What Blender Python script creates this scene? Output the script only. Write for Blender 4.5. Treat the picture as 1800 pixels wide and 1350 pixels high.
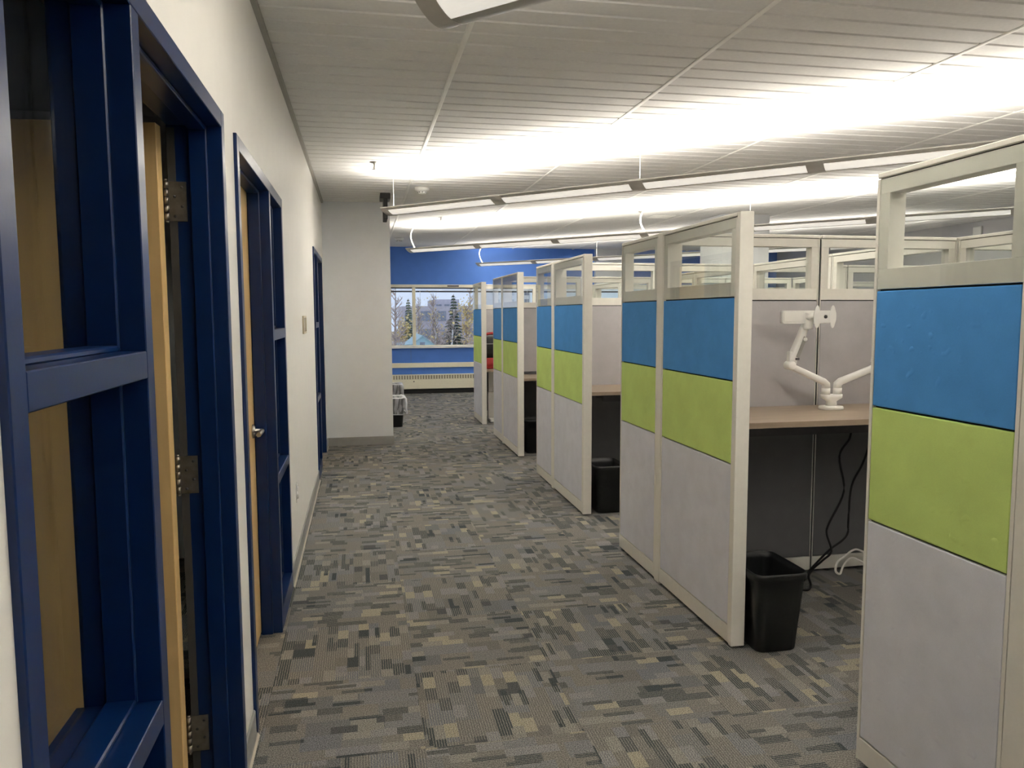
import bpy, bmesh, math, random
from mathutils import Vector, Matrix
random.seed(7)
S = bpy.context.scene
COL = S.collection
for o in list(bpy.data.objects):
    bpy.data.objects.remove(o)

# ------------------------------------------------------------------ camera
YAW, PIT, ROL = 0.1938, 0.0904, -0.0039
cam_d = bpy.data.cameras.new('camera')
cam = bpy.data.objects.new('camera', cam_d)
COL.objects.link(cam)
F = Vector((math.sin(YAW)*math.cos(PIT), math.cos(YAW)*math.cos(PIT), -math.sin(PIT)))
R0 = Vector((math.cos(YAW), -math.sin(YAW), 0))
U0 = R0.cross(F)
Rv = R0*math.cos(ROL) + U0*math.sin(ROL)
Uv = -R0*math.sin(ROL) + U0*math.cos(ROL)
m = Matrix((Rv, Uv, -F)).transposed().to_4x4()
m.translation = Vector((0.4206, 0.0, 1.5582))
cam.matrix_world = m
cam_d.sensor_width = 36.0
cam_d.lens = 1349.9/1800*36.0
cam_d.clip_start = 0.05
cam_d.clip_end = 500
S.camera = cam

# ------------------------------------------------------------------ world, view
UP_POWER = 30.5        # watts of the up-light in each 1.26 m lamp module
LENS_EMIT = 0.54
WARM = (1.0, 0.945, 0.85)
SKY = 1.03
w = bpy.data.worlds.new('overcast_sky')
S.world = w
w.use_nodes = True
bg = w.node_tree.nodes['Background']
bg.inputs['Color'].default_value = (0.66, 0.74, 0.97, 1)
bg.inputs['Strength'].default_value = SKY
S.view_settings.view_transform = 'Standard'
S.view_settings.look = 'None'
S.view_settings.gamma = 1
S.view_settings.use_curve_mapping = False
S.view_settings.exposure = 0.13
S.cycles.use_denoising = True
S.cycles.max_bounces = 10
S.cycles.diffuse_bounces = 6
S.cycles.transparent_max_bounces = 24
S.cycles.sample_clamp_indirect = 0.0
S.cycles.caustics_reflective = False
S.cycles.caustics_refractive = False

HC = 2.873      # ceiling
HP = 2.009      # cubicle panels
XC = 2.081      # corridor face of the cubicle run
YF = 15.3       # far wall
YB = -3.5       # wall behind the camera
XR = 9.25       # right wall

# ------------------------------------------------------------------ materials
def nmat(name):
    mt = bpy.data.materials.new(name); mt.use_nodes = True
    nt = mt.node_tree
    return mt, nt, nt.nodes['Principled BSDF']

def N(nt, t, **kw):
    n = nt.nodes.new(t)
    for k, v in kw.items():
        setattr(n, k, v)
    return n

def L(nt, a, b):
    nt.links.new(a, b)

def noise_mat(name, col, rough=.6, scale=30, amount=.08, bump=.0, bscale=200, metallic=0.0, spec=.5, stretch=None, coat=0):
    """base colour with a soft procedural mottling and optional bump"""
    mt, nt, bs = nmat(name)
    tc = N(nt, 'ShaderNodeTexCoord')
    src = tc.outputs['Object']
    if stretch:
        mp = N(nt, 'ShaderNodeMapping'); mp.inputs['Scale'].default_value = stretch
        L(nt, src, mp.inputs['Vector']); src = mp.outputs['Vector']
    nz = N(nt, 'ShaderNodeTexNoise'); nz.inputs['Scale'].default_value = scale; nz.inputs['Detail'].default_value = 4
    L(nt, src, nz.inputs['Vector'])
    rp = N(nt, 'ShaderNodeValToRGB')
    rp.color_ramp.elements[0].position = .3; rp.color_ramp.elements[1].position = .7
    rp.color_ramp.elements[0].color = (*[c*(1-amount) for c in col], 1)
    rp.color_ramp.elements[1].color = (*[min(1, c*(1+amount)) for c in col], 1)
    L(nt, nz.outputs['Fac'], rp.inputs['Fac'])
    L(nt, rp.outputs['Color'], bs.inputs['Base Color'])
    bs.inputs['Roughness'].default_value = rough
    bs.inputs['Metallic'].default_value = metallic
    bs.inputs['Specular IOR Level'].default_value = spec
    if coat: bs.inputs['Coat Weight'].default_value = coat
    if bump:
        n2 = N(nt, 'ShaderNodeTexNoise'); n2.inputs['Scale'].default_value = bscale; n2.inputs['Detail'].default_value = 3
        L(nt, src, n2.inputs['Vector'])
        bp = N(nt, 'ShaderNodeBump'); bp.inputs['Strength'].default_value = bump; bp.inputs['Distance'].default_value = .004
        L(nt, n2.outputs['Fac'], bp.inputs['Height']); L(nt, bp.outputs['Normal'], bs.inputs['Normal'])
    return mt

def emit_mat(name, col, strength, base=(.8, .8, .78)):
    mt, nt, bs = nmat(name)
    tc = N(nt, 'ShaderNodeTexCoord')
    nz = N(nt, 'ShaderNodeTexNoise'); nz.inputs['Scale'].default_value = 500
    L(nt, tc.outputs['Object'], nz.inputs['Vector'])
    mr = N(nt, 'ShaderNodeMapRange'); mr.inputs['To Min'].default_value = strength*.85; mr.inputs['To Max'].default_value = strength*1.15
    L(nt, nz.outputs['Fac'], mr.inputs['Value']); L(nt, mr.outputs['Result'], bs.inputs['Emission Strength'])
    bs.inputs['Base Color'].default_value = (*base, 1)
    bs.inputs['Emission Color'].default_value = (*col, 1)
    bs.inputs['Roughness'].default_value = .5
    return mt

def glass_mat(name, tint=(.96, .985, .97), boost=1.0):
    """thin clear sheet: transparent with a Schlick mirror on top, same from both sides"""
    mt = bpy.data.materials.new(name); mt.use_nodes = True
    nt = mt.node_tree; nt.nodes.clear()
    out = N(nt, 'ShaderNodeOutputMaterial')
    tr = N(nt, 'ShaderNodeBsdfTransparent'); tr.inputs['Color'].default_value = (*tint, 1)
    gl = N(nt, 'ShaderNodeBsdfGlossy'); gl.inputs['Roughness'].default_value = .01
    lw = N(nt, 'ShaderNodeLayerWeight'); lw.inputs['Blend'].default_value = .5
    pw = N(nt, 'ShaderNodeMath', operation='POWER'); pw.inputs[1].default_value = 5
    ml = N(nt, 'ShaderNodeMath', operation='MULTIPLY_ADD'); ml.inputs[1].default_value = .96*boost; ml.inputs[2].default_value = .04*boost
    mx = N(nt, 'ShaderNodeMixShader')
    L(nt, lw.outputs['Facing'], pw.inputs[0]); L(nt, pw.outputs[0], ml.inputs[0]); L(nt, ml.outputs[0], mx.inputs['Fac'])
    L(nt, tr.outputs[0], mx.inputs[1]); L(nt, gl.outputs[0], mx.inputs[2]); L(nt, mx.outputs[0], out.inputs['Surface'])
    return mt

def fabric_mat(name, col, pucker=.35):
    mt, nt, bs = nmat(name)
    tc = N(nt, 'ShaderNodeTexCoord')
    wv = N(nt, 'ShaderNodeTexNoise'); wv.inputs['Scale'].default_value = 900; wv.inputs['Detail'].default_value = 2
    big = N(nt, 'ShaderNodeTexNoise'); big.inputs['Scale'].default_value = 9; big.inputs['Detail'].default_value = 3
    L(nt, tc.outputs['Object'], wv.inputs['Vector']); L(nt, tc.outputs['Object'], big.inputs['Vector'])
    ad = N(nt, 'ShaderNodeMath', operation='ADD'); L(nt, wv.outputs['Fac'], ad.inputs[0]); L(nt, big.outputs['Fac'], ad.inputs[1])
    rp = N(nt, 'ShaderNodeValToRGB')
    rp.color_ramp.elements[0].position = .35; rp.color_ramp.elements[1].position = .65
    rp.color_ramp.elements[0].color = (*[c*.93 for c in col], 1); rp.color_ramp.elements[1].color = (*[c*1.07 for c in col], 1)
    hf = N(nt, 'ShaderNodeMath', operation='MULTIPLY'); hf.inputs[1].default_value = .5
    L(nt, ad.outputs[0], hf.inputs[0]); L(nt, hf.outputs[0], rp.inputs['Fac']); L(nt, rp.outputs['Color'], bs.inputs['Base Color'])
    bs.inputs['Roughness'].default_value = .9; bs.inputs['Specular IOR Level'].default_value = .15
    # a few shallow puckers in the cloth
    vo = N(nt, 'ShaderNodeTexNoise'); vo.inputs['Scale'].default_value = 26; vo.inputs['Detail'].default_value = 1
    mp = N(nt, 'ShaderNodeMapping'); mp.inputs['Scale'].default_value = (1, .5, 1)
    L(nt, tc.outputs['Object'], mp.inputs['Vector']); L(nt, mp.outputs['Vector'], vo.inputs['Vector'])
    mr = N(nt, 'ShaderNodeMapRange'); mr.inputs['From Min'].default_value = .66; mr.inputs['From Max'].default_value = .8
    L(nt, vo.outputs['Fac'], mr.inputs['Value'])
    b1 = N(nt, 'ShaderNodeBump'); b1.inputs['Strength'].default_value = pucker; b1.inputs['Distance'].default_value = .004
    L(nt, mr.outputs['Result'], b1.inputs['Height'])
    b2 = N(nt, 'ShaderNodeBump'); b2.inputs['Strength'].default_value = .12; b2.inputs['Distance'].default_value = .001
    L(nt, wv.outputs['Fac'], b2.inputs['Height']); L(nt, b1.outputs['Normal'], b2.inputs['Normal'])
    L(nt, b2.outputs['Normal'], bs.inputs['Normal'])
    return mt

def wood_mat(name, dark, light, rough=.4, scale=(3, 40, 40), bump=.03):
    mt, nt, bs = nmat(name)
    tc = N(nt, 'ShaderNodeTexCoord')
    mp = N(nt, 'ShaderNodeMapping'); mp.inputs['Scale'].default_value = scale
    L(nt, tc.outputs['Object'], mp.inputs['Vector'])
    nz = N(nt, 'ShaderNodeTexNoise'); nz.inputs['Scale'].default_value = 1.0; nz.inputs['Detail'].default_value = 5; nz.inputs['Distortion'].default_value = .6
    L(nt, mp.outputs['Vector'], nz.inputs['Vector'])
    rp = N(nt, 'ShaderNodeValToRGB')
    rp.color_ramp.elements[0].position = .32; rp.color_ramp.elements[1].position = .7
    rp.color_ramp.elements[0].color = (*dark, 1); rp.color_ramp.elements[1].color = (*light, 1)
    L(nt, nz.outputs['Fac'], rp.inputs['Fac']); L(nt, rp.outputs['Color'], bs.inputs['Base Color'])
    bs.inputs['Roughness'].default_value = rough
    bp = N(nt, 'ShaderNodeBump'); bp.inputs['Strength'].default_value = bump; bp.inputs['Distance'].default_value = .002
    L(nt, nz.outputs['Fac'], bp.inputs['Height']); L(nt, bp.outputs['Normal'], bs.inputs['Normal'])
    return mt

def carpet_mat(name):
    """carpet tile: rows of small woven blocks in slate, brown, grey, tan, with fine ribs along the tile"""
    mt, nt, bs = nmat(name)
    uv = N(nt, 'ShaderNodeUVMap')
    oi = N(nt, 'ShaderNodeObjectInfo')
    def M(op, a, b=None, c=None):
        n = N(nt, 'ShaderNodeMath', operation=op)
        for i, v in enumerate((a, b, c)):
            if v is None: continue
            if isinstance(v, (int, float)): n.inputs[i].default_value = v
            else: L(nt, v, n.inputs[i])
        return n.outputs[0]
    sx = N(nt, 'ShaderNodeSeparateXYZ'); L(nt, uv.outputs['UV'], sx.inputs[0])
    u = M('ADD', sx.outputs['X'], M('MULTIPLY', oi.outputs['Random'], 91.7))
    v = M('ADD', sx.outputs['Y'], M('FLOOR', M('MULTIPLY', oi.outputs['Random'], 53.0)))
    def hash2(a, b, seed):
        cb = N(nt, 'ShaderNodeCombineXYZ'); L(nt, a, cb.inputs[0]); L(nt, b, cb.inputs[1]); cb.inputs[2].default_value = seed
        wn = N(nt, 'ShaderNodeTexWhiteNoise', noise_dimensions='3D'); L(nt, cb.outputs[0], wn.inputs['Vector'])
        return wn.outputs['Value']
    def cells(h, wd, seed):
        row = M('FLOOR', M('DIVIDE', v, h))
        z = N(nt, 'ShaderNodeValue'); z.outputs[0].default_value = 3.0
        off = M('MULTIPLY', hash2(row, z.outputs[0], seed), 7.3)
        c = M('FLOOR', M('ADD', M('DIVIDE', u, wd), off))
        return hash2(c, row, seed+1), hash2(c, row, seed+2)
    big, bigb = cells(.099, .148, 1.0)      # large muted blocks
    mid, midb = cells(.0495, .099, 11.0)    # accent blocks
    thin, thinb = cells(.0247, .124, 21.0)  # thin dashes
    def ramp(fac, stops):
        r = N(nt, 'ShaderNodeValToRGB'); r.color_ramp.interpolation = 'CONSTANT'
        e = r.color_ramp.elements
        e[0].position = 0; e[0].color = (*stops[0][1], 1)
        e[1].position = stops[1][0]; e[1].color = (*stops[1][1], 1)
        for p, c in stops[2:]:
            x = e.new(p); x.color = (*c, 1)
        L(nt, fac, r.inputs['Fac']); return r.outputs['Color']
    base = ramp(big, [(0, CB1), (.35, CB2), (.62, CB3), (.82, CB4)])
    acc = ramp(mid, [(0, CA1), (.24, CA2), (.44, CA3), (.66, CA4), (.86, CA5)])
    def mix(fac, a, b):
        n = N(nt, 'ShaderNodeMix', data_type='RGBA')
        if isinstance(fac, (int, float)): n.inputs['Factor'].default_value = fac
        else: L(nt, fac, n.inputs['Factor'])
        L(nt, a, n.inputs[6])
        if isinstance(b, tuple): n.inputs[7].default_value = (*b, 1)
        else: L(nt, b, n.inputs[7])
        return n.outputs[2]
    c1 = mix(M('GREATER_THAN', midb, .64), base, acc)
    c2 = mix(M('GREATER_THAN', thinb, .90), c1, CA1)
    # ribs along the tile
    wob = N(nt, 'ShaderNodeTexNoise'); wob.inputs['Scale'].default_value = 60
    L(nt, uv.outputs['UV'], wob.inputs['Vector'])
    rib = M('SINE', M('ADD', M('MULTIPLY', v, 2*math.pi/.0099), M('MULTIPLY', wob.outputs['Fac'], 2.0)))
    ribs = M('MULTIPLY', M('GREATER_THAN', rib, .35), M('MULTIPLY', M('GREATER_THAN', bigb, .15), .46))
    c3 = mix(ribs, c2, (.37, .35, .305))
    # tuft speckle
    sp = N(nt, 'ShaderNodeTexNoise'); sp.inputs['Scale'].default_value = 240; sp.inputs['Detail'].default_value = 2
    L(nt, uv.outputs['UV'], sp.inputs['Vector'])
    mr = N(nt, 'ShaderNodeMapRange'); mr.inputs['From Min'].default_value = .3; mr.inputs['From Max'].default_value = .7
    mr.inputs['To Min'].default_value = .3; mr.inputs['To Max'].default_value = 1.75
    L(nt, sp.outputs['Fac'], mr.inputs['Value'])
    mu = N(nt, 'ShaderNodeMix', data_type='RGBA', blend_type='MULTIPLY'); mu.inputs['Factor'].default_value = 1
    L(nt, c3, mu.inputs[6])
    cb = N(nt, 'ShaderNodeCombineColor')
    for i in range(3): L(nt, mr.outputs['Result'], cb.inputs[i])
    L(nt, cb.outputs[0], mu.inputs[7])
    L(nt, mu.outputs[2], bs.inputs['Base Color'])
    bs.inputs['Roughness'].default_value = .95; bs.inputs['Specular IOR Level'].default_value = .1
    bp = N(nt, 'ShaderNodeBump'); bp.inputs['Strength'].default_value = .5; bp.inputs['Distance'].default_value = .003
    L(nt, sp.outputs['Fac'], bp.inputs['Height']); L(nt, bp.outputs['Normal'], bs.inputs['Normal'])
    return mt
# carpet palette: base blocks and accents
CB1, CB2, CB3, CB4 = (.176, .168, .158), (.164, .166, .170), (.184, .174, .160), (.176, .181, .195)
CA1, CA2, CA3, CA4, CA5 = (.066, .076, .080), (.094, .099, .100), (.245, .238, .216), (.225, .223, .23), (.335, .305, .23)

M_wall = noise_mat('cream wall paint', (.76, .74, .70), .55, 8, .015, .04, 350)
M_wallgrey = noise_mat('pale grey wall paint', (.80, .82, .85), .6, 8, .015, .04, 350)
M_walllilac = noise_mat('lilac grey wall paint', (.55, .54, .56), .6, 8, .02)
M_blue = noise_mat('blue wall paint', (.075, .215, .68), .55, 6, .03, .03, 300)
M_ceil = noise_mat('ceiling plank', (.76, .75, .73), .8, 60, .03, .12, 420, spec=.2)
M_tee = noise_mat('ceiling grid white', (.86, .85, .81), .5, 20, .02)
M_base = noise_mat('grey rubber base', (.32, .315, .30), .5, 14, .05)
M_basewood = noise_mat('pale base edge', (.55, .50, .42), .5, 14, .05)
M_angleshade = noise_mat('grey wall angle', (.38, .365, .33), .5, 14, .03)  # angle colour darkened to carry the shadow strip along the ceiling edge
M_navy = noise_mat('navy satin paint', (.0015, .0175, .085), .30, 20, .06, .015, 120, spec=.4)
M_door = wood_mat('maple veneer', (.80, .53, .23), (.90, .62, .28), .38, (18, 18, 1.6))
M_metal = noise_mat('brushed steel', (.50, .48, .44), .36, 60, .1, metallic=1)
M_hinge = noise_mat('tarnished steel', (.30, .275, .24), .38, 40, .18, metallic=1)
M_jambstrip = noise_mat('grey door seal', (.05, .049, .047), .7, 30, .05)
M_glass = glass_mat('clear glass')
M_glassp = glass_mat('panel glass', (.972, .984, .976))
M_trim = noise_mat('warm white powder coat', (.77, .75, .69), .42, 30, .02)
M_core = noise_mat('dark panel core', (.02, .02, .022), .8, 30, .1)
M_fblue = fabric_mat('blue panel fabric', (.085, .30, .69))
M_fgreen = fabric_mat('lime panel fabric', (.57, .74, .23))
M_fgrey = fabric_mat('grey panel fabric', (.69, .70, .765))
M_fdeskshade = fabric_mat('charcoal panel fabric', (.15, .15, .155), .1)  # divider fabric with the under-desk shade put into its colour
M_flilac = fabric_mat('warm grey panel fabric', (.46, .445, .46), .15)
M_desk = wood_mat('walnut laminate', (.31, .24, .175), (.41, .32, .235), .35, (2.2, 46, 46), .02)
M_black = noise_mat('black plastic', (.012, .013, .014), .38, 60, .2, .05, 300)
M_blackmat = noise_mat('black rubber', (.01, .01, .011), .6, 60, .2)
M_dsteel = noise_mat('dark steel', (.075, .075, .076), .5, 40, .1)
M_white = noise_mat('white plastic', (.85, .84, .81), .35, 40, .02)
M_whiteinner = noise_mat('grey channel', (.35, .34, .31), .5, 40, .05)
M_almond = noise_mat('almond plastic', (.58, .51, .36), .45, 40, .03)
M_plate = noise_mat('tan plate face', (.30, .25, .18), .5, 25, .12)
M_fix = noise_mat('fixture grey metal', (.50, .485, .455), .42, 40, .03, metallic=.15)
M_lens = emit_mat('perforated lamp lens', WARM, LENS_EMIT)
M_heater = noise_mat('beige enamel', (.90, .86, .68), .45, 25, .02)
M_heaterdark = noise_mat('heater slot', (.40, .35, .25), .7, 25, .05)
M_sill = noise_mat('white window sill', (.85, .85, .84), .4, 25, .02)
def film_mat(name, col):
    mt = noise_mat(name, col, .35, 30, .1, .7, 28); nt = mt.node_tree
    bs = nt.nodes['Principled BSDF']; out = [n for n in nt.nodes if n.type == 'OUTPUT_MATERIAL'][0]
    tr = N(nt, 'ShaderNodeBsdfTransparent'); lw = N(nt, 'ShaderNodeLayerWeight'); lw.inputs['Blend'].default_value = .5
    mr = N(nt, 'ShaderNodeMapRange'); mr.inputs['From Min'].default_value = .12; mr.inputs['From Max'].default_value = .5
    mr.inputs['To Min'].default_value = .22; mr.inputs['To Max'].default_value = .92
    nz = N(nt, 'ShaderNodeTexNoise'); nz.inputs['Scale'].default_value = 7; nz.inputs['Distortion'].default_value = 1.2
    tc = N(nt, 'ShaderNodeTexCoord'); mp = N(nt, 'ShaderNodeMapping'); mp.inputs['Scale'].default_value = (1, 1, .35)
    L(nt, tc.outputs['Object'], mp.inputs['Vector']); L(nt, mp.outputs['Vector'], nz.inputs['Vector'])
    m2 = N(nt, 'ShaderNodeMapRange'); m2.inputs['From Min'].default_value = .5; m2.inputs['From Max'].default_value = .75; m2.inputs['To Max'].default_value = .38
    L(nt, nz.outputs['Fac'], m2.inputs['Value'])
    ad = N(nt, 'ShaderNodeMath', operation='ADD', use_clamp=True)
    L(nt, lw.outputs['Facing'], mr.inputs['Value']); L(nt, mr.outputs['Result'], ad.inputs[0]); L(nt, m2.outputs['Result'], ad.inputs[1])
    mx = N(nt, 'ShaderNodeMixShader'); L(nt, ad.outputs[0], mx.inputs['Fac']); L(nt, tr.outputs[0], mx.inputs[1]); L(nt, bs.outputs[0], mx.inputs[2])
    L(nt, mx.outputs[0], out.inputs['Surface'])
    return mt
M_red = noise_mat('red fabric', (.40, .03, .03), .7, 60, .1, .1, 200)
M_bag = film_mat('white translucent bag', (.74, .74, .77))
M_card = noise_mat('brown cardboard', (.36, .24, .11), .8, 30, .06)
M_cord = noise_mat('white cord', (.82, .80, .75), .45, 40, .03)
M_carpet = carpet_mat('carpet tile')
M_sub = noise_mat('dark subfloor', (.05, .05, .05), .9, 20, .1)
M_sign = noise_mat('black sign housing', (.022, .021, .02), .5, 40, .1)

# ------------------------------------------------------------------ geometry helpers
class MB:
    def __init__(s):
        s.bm = bmesh.new(); s.uv = None
    def box(s, x0, x1, y0, y1, z0, z1, bev=0, seg=1, mat=0):
        v = [s.bm.verts.new(p) for p in ((x0,y0,z0),(x1,y0,z0),(x1,y1,z0),(x0,y1,z0),(x0,y0,z1),(x1,y0,z1),(x1,y1,z1),(x0,y1,z1))]
        fs = [s.bm.faces.new([v[i] for i in q]) for q in ((0,3,2,1),(4,5,6,7),(0,1,5,4),(1,2,6,5),(2,3,7,6),(3,0,4,7))]
        for f in fs: f.material_index = mat
        if bev:
            ed = {e for f in fs for e in f.edges}
            bmesh.ops.bevel(s.bm, geom=list(ed), offset=bev, segments=seg, profile=.6, affect='EDGES', clamp_overlap=True)
        return s
    def prism(s, pts, axis, a, b, mat=0):
        """closed polygon pts (2-D) swept along axis from a to b; axis x: pts=(y,z), y: (x,z), z: (x,y)"""
        def P(p, t):
            return {'x': (t, p[0], p[1]), 'y': (p[0], t, p[1]), 'z': (p[0], p[1], t)}[axis]
        va = [s.bm.verts.new(P(p, a)) for p in pts]; vb = [s.bm.verts.new(P(p, b)) for p in pts]
        n = len(pts); fs = [s.bm.faces.new(va), s.bm.faces.new(vb[::-1])]
        for i in range(n):
            fs.append(s.bm.faces.new((va[i], vb[i], vb[(i+1) % n], va[(i+1) % n])))
        for f in fs: f.material_index = mat
        bmesh.ops.recalc_face_normals(s.bm, faces=fs)
        return s
    def tube(s, pts, r, n=8, mat=0, rs=None):
        pts = [Vector(p) for p in pts]; rings = []
        up = Vector((0, 0, 1))
        for i, p in enumerate(pts):
            t = (pts[min(i+1, len(pts)-1)] - pts[max(i-1, 0)]).normalized()
            a = t.cross(up)
            if a.length < .05: a = t.cross(Vector((0, 1, 0)))
            a.normalize(); b = t.cross(a).normalized()
            rr = rs[i] if rs else r
            rings.append([s.bm.verts.new(p + rr*(math.cos(2*math.pi*k/n)*a + math.sin(2*math.pi*k/n)*b)) for k in range(n)])
        fs = []
        for i in range(len(rings)-1):
            for k in range(n):
                fs.append(s.bm.faces.new((rings[i][k], rings[i][(k+1) % n], rings[i+1][(k+1) % n], rings[i+1][k])))
        fs.append(s.bm.faces.new(rings[0][::-1])); fs.append(s.bm.faces.new(rings[-1]))
        for f in fs: f.material_index = mat; f.smooth = True
        bmesh.ops.recalc_face_normals(s.bm, faces=fs)
        return s
    def lathe(s, prof, c, n=20, axis='z', mat=0):
        """prof: (radius, height) from bottom to top round axis through c"""
        rings = []
        for r, h in prof:
            ring = []
            for k in range(n):
                a = 2*math.pi*k/n; x, y = r*math.cos(a), r*math.sin(a)
                p = {'z': (x, y, h), 'y': (x, h, y), 'x': (h, x, y)}[axis]
                ring.append(s.bm.verts.new((c[0]+p[0], c[1]+p[1], c[2]+p[2])))
            rings.append(ring)
        fs = []
        for i in range(len(rings)-1):
            for k in range(n):
                fs.append(s.bm.faces.new((rings[i][k], rings[i][(k+1) % n], rings[i+1][(k+1) % n], rings[i+1][k])))
        fs.append(s.bm.faces.new(rings[0][::-1])); fs.append(s.bm.faces.new(rings[-1]))
        for f in fs: f.material_index = mat; f.smooth = len(fs) > 8
        bmesh.ops.recalc_face_normals(s.bm, faces=fs)
        return s
    def loft(s, loops, cap0=True, cap1=True, smooth=True, mat=0):
        rings = [[s.bm.verts.new(p) for p in lp] for lp in loops]
        n = len(rings[0]); fs = []
        for i in range(len(rings)-1):
            for k in range(n):
                f = s.bm.faces.new((rings[i][k], rings[i][(k+1) % n], rings[i+1][(k+1) % n], rings[i+1][k])); f.smooth = smooth; fs.append(f)
        if cap0: fs.append(s.bm.faces.new(rings[0][::-1]))
        if cap1: fs.append(s.bm.faces.new(rings[-1]))
        for f in fs: f.material_index = mat
        bmesh.ops.recalc_face_normals(s.bm, faces=fs)
        return s
    def quad(s, pts, mat=0):
        f = s.bm.faces.new([s.bm.verts.new(p) for p in pts]); f.material_index = mat
        return f
    def mesh(s, name, mats):
        me = bpy.data.meshes.new(name)
        s.bm.to_mesh(me); s.bm.free()
        for mt in (mats if isinstance(mats, (list, tuple)) else [mats]): me.materials.append(mt)
        return me
    def obj(s, name, mats, parent=None, **kw):
        return mk(name, s.mesh(name, mats), parent, **kw)

def mk(name, me, parent=None, loc=None, rot=None, **tags):
    o = bpy.data.objects.new(name, me); COL.objects.link(o)
    if parent: o.parent = parent
    if loc: o.location = loc
    if rot: o.rotation_euler = rot
    for k, v in tags.items():
        if v: o[k] = v
    return o

def thing(name, label, cat, loc=(0, 0, 0), rotz=0, group=None, kind=None):
    o = bpy.data.objects.new(name, None); COL.objects.link(o)
    o.location = loc; o.rotation_euler = (0, 0, rotz); o.empty_display_size = .1
    o['label'] = label; o['category'] = cat
    if group: o['group'] = group
    if kind: o['kind'] = kind
    return o

def rrect(cx, cy, hx, hy, r, z, n=5):
    pts = []
    for (sx, sy, a0) in ((1, 1, 0), (-1, 1, 90), (-1, -1, 180), (1, -1, 270)):
        for k in range(n+1):
            a = math.radians(a0 + 90*k/n)
            pts.append((cx + sx*(hx-r) + r*math.cos(a), cy + sy*(hy-r) + r*math.sin(a), z))
    return pts

def copy_tree(o, parent=None):
    c = o.copy(); COL.objects.link(c)
    if parent: c.parent = parent
    for ch in o.children: copy_tree(ch, c)
    return c

# ================================================================== SETTING
# ---- floor of carpet tiles, quarter turned
PT = .5935; TX0, TY0 = .026, .2775
fl = MB().box(-3.2, XR+.2, YB-.2, YF+.2, -.12, -.009).obj('floor', M_sub, kind='structure', label='office floor of grey and tan patterned carpet tiles', category='floor')
def tile_mesh(turn):
    b = MB(); g = .0004
    b.box(-PT/2+g, PT/2-g, -PT/2+g, PT/2-g, -.009, 0)
    uvl = b.bm.loops.layers.uv.new('UVMap')
    for f in b.bm.faces:
        for lp in f.loops:
            x, y = lp.vert.co.x, lp.vert.co.y
            lp[uvl].uv = ((y+PT/2, x+PT/2) if turn else (x+PT/2, y+PT/2))
    return b.mesh('carpet_tile', M_carpet)
tmA, tmB = tile_mesh(False), tile_mesh(True)
rest = MB(); uvl = rest.bm.loops.layers.uv.new('UVMap')
i0 = math.floor((-3.1-TX0)/PT); i1 = math.ceil((XR-TX0)/PT); j0 = math.floor((YB-TY0)/PT); j1 = math.ceil((YF-TY0)/PT)
for i in range(i0, i1):
    for j in range(j0, j1):
        cx, cy = TX0+PT*(i+.5), TY0+PT*(j+.5)
        turn = (i+j) % 2 != 0      # ribs along the corridor or across it
        if 0 <= i < 6 and 2 <= j <= 25 and not (i > 3 and j > 9):
            mk('carpet_tile', tmB if turn else tmA, fl, (cx, cy, 0))
        else:
            g = .0004
            f = rest.quad([(cx-PT/2+g, cy-PT/2+g, 0), (cx+PT/2-g, cy-PT/2+g, 0), (cx+PT/2-g, cy+PT/2-g, 0), (cx-PT/2+g, cy+PT/2-g, 0)])
            ou, ov = random.random()*90, math.floor(random.random()*50)
            for lp in f.loops:
                x, y = lp.vert.co.x-cx+PT/2, lp.vert.co.y-cy+PT/2
                lp[uvl].uv = (y+ou, x+ov) if turn else (x+ou, y+ov)
rest.obj('carpet_tile', M_carpet, fl, kind='stuff')

# ---- ceiling of scored planks between white grid tees
ce = MB().box(-.14, XR+.1, YB-.1, YF+.1, HC+.018, HC+.1).obj('ceiling', M_ceil, kind='structure', label='white office ceiling of narrow scored planks in a grid', category='ceiling')
TEES = [.94, 2.175, 3.45, 4.69, 5.93, 7.17, 8.41]
SP = .1535; SY0 = 3.543
def plank_prof(y0, y1):
    c = .0095; g = .0028
    return [(y0+g, HC+.0178), (y0+g, HC+c), (y0+g+c, HC), (y1-g-c, HC), (y1-g, HC+c), (y1-g, HC+.0178)]
edges = [0.022] + TEES + [XR]
k0 = math.floor((YB-SY0)/SP)+1; k1 = math.floor((YF-SY0)/SP)
far = MB(); shared = {}
for bi in range(len(edges)-1):
    xa = edges[bi] + (.014 if bi else 0); xb = edges[bi+1] - .014
    for k in range(k0, k1):
        y0 = SY0+SP*k
        if bi < 5 and -9 <= k < 27:
            if bi not in shared:
                shared[bi] = MB().prism([(p[0]-SP/2, p[1]) for p in plank_prof(0, SP)], 'x', xa, xb).mesh('ceiling_plank', M_ceil)
            mk('ceiling_plank', shared[bi], ce, (0, y0+SP/2, 0))
        else:
            far.prism(plank_prof(y0, y0+SP), 'x', xa, xb)
far.obj('ceiling_plank', M_ceil, ce, kind='stuff')
for tx in TEES:
    b = MB().prism([(tx-.0135, HC+.017), (tx-.0135, HC-.003), (tx-.007, HC-.006), (tx+.007, HC-.006), (tx+.0135, HC-.003), (tx+.0135, HC+.017)], 'y', YB, YF)
    b.obj('grid_tee', M_tee, ce)
MB().box(.955, 3.435, 7.255, 7.285, HC-.004, HC+.004).obj('cross_tee', M_tee, ce)
MB().box(.0, .022, YB, 9.31, HC-.02, HC+.01).box(.022, .025, YB, 9.31, HC-.004, HC+.01).obj('trim_1', M_angleshade, kind='structure', label='thin angle trim along the ceiling edge above the cream wall', category='trim')

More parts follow.
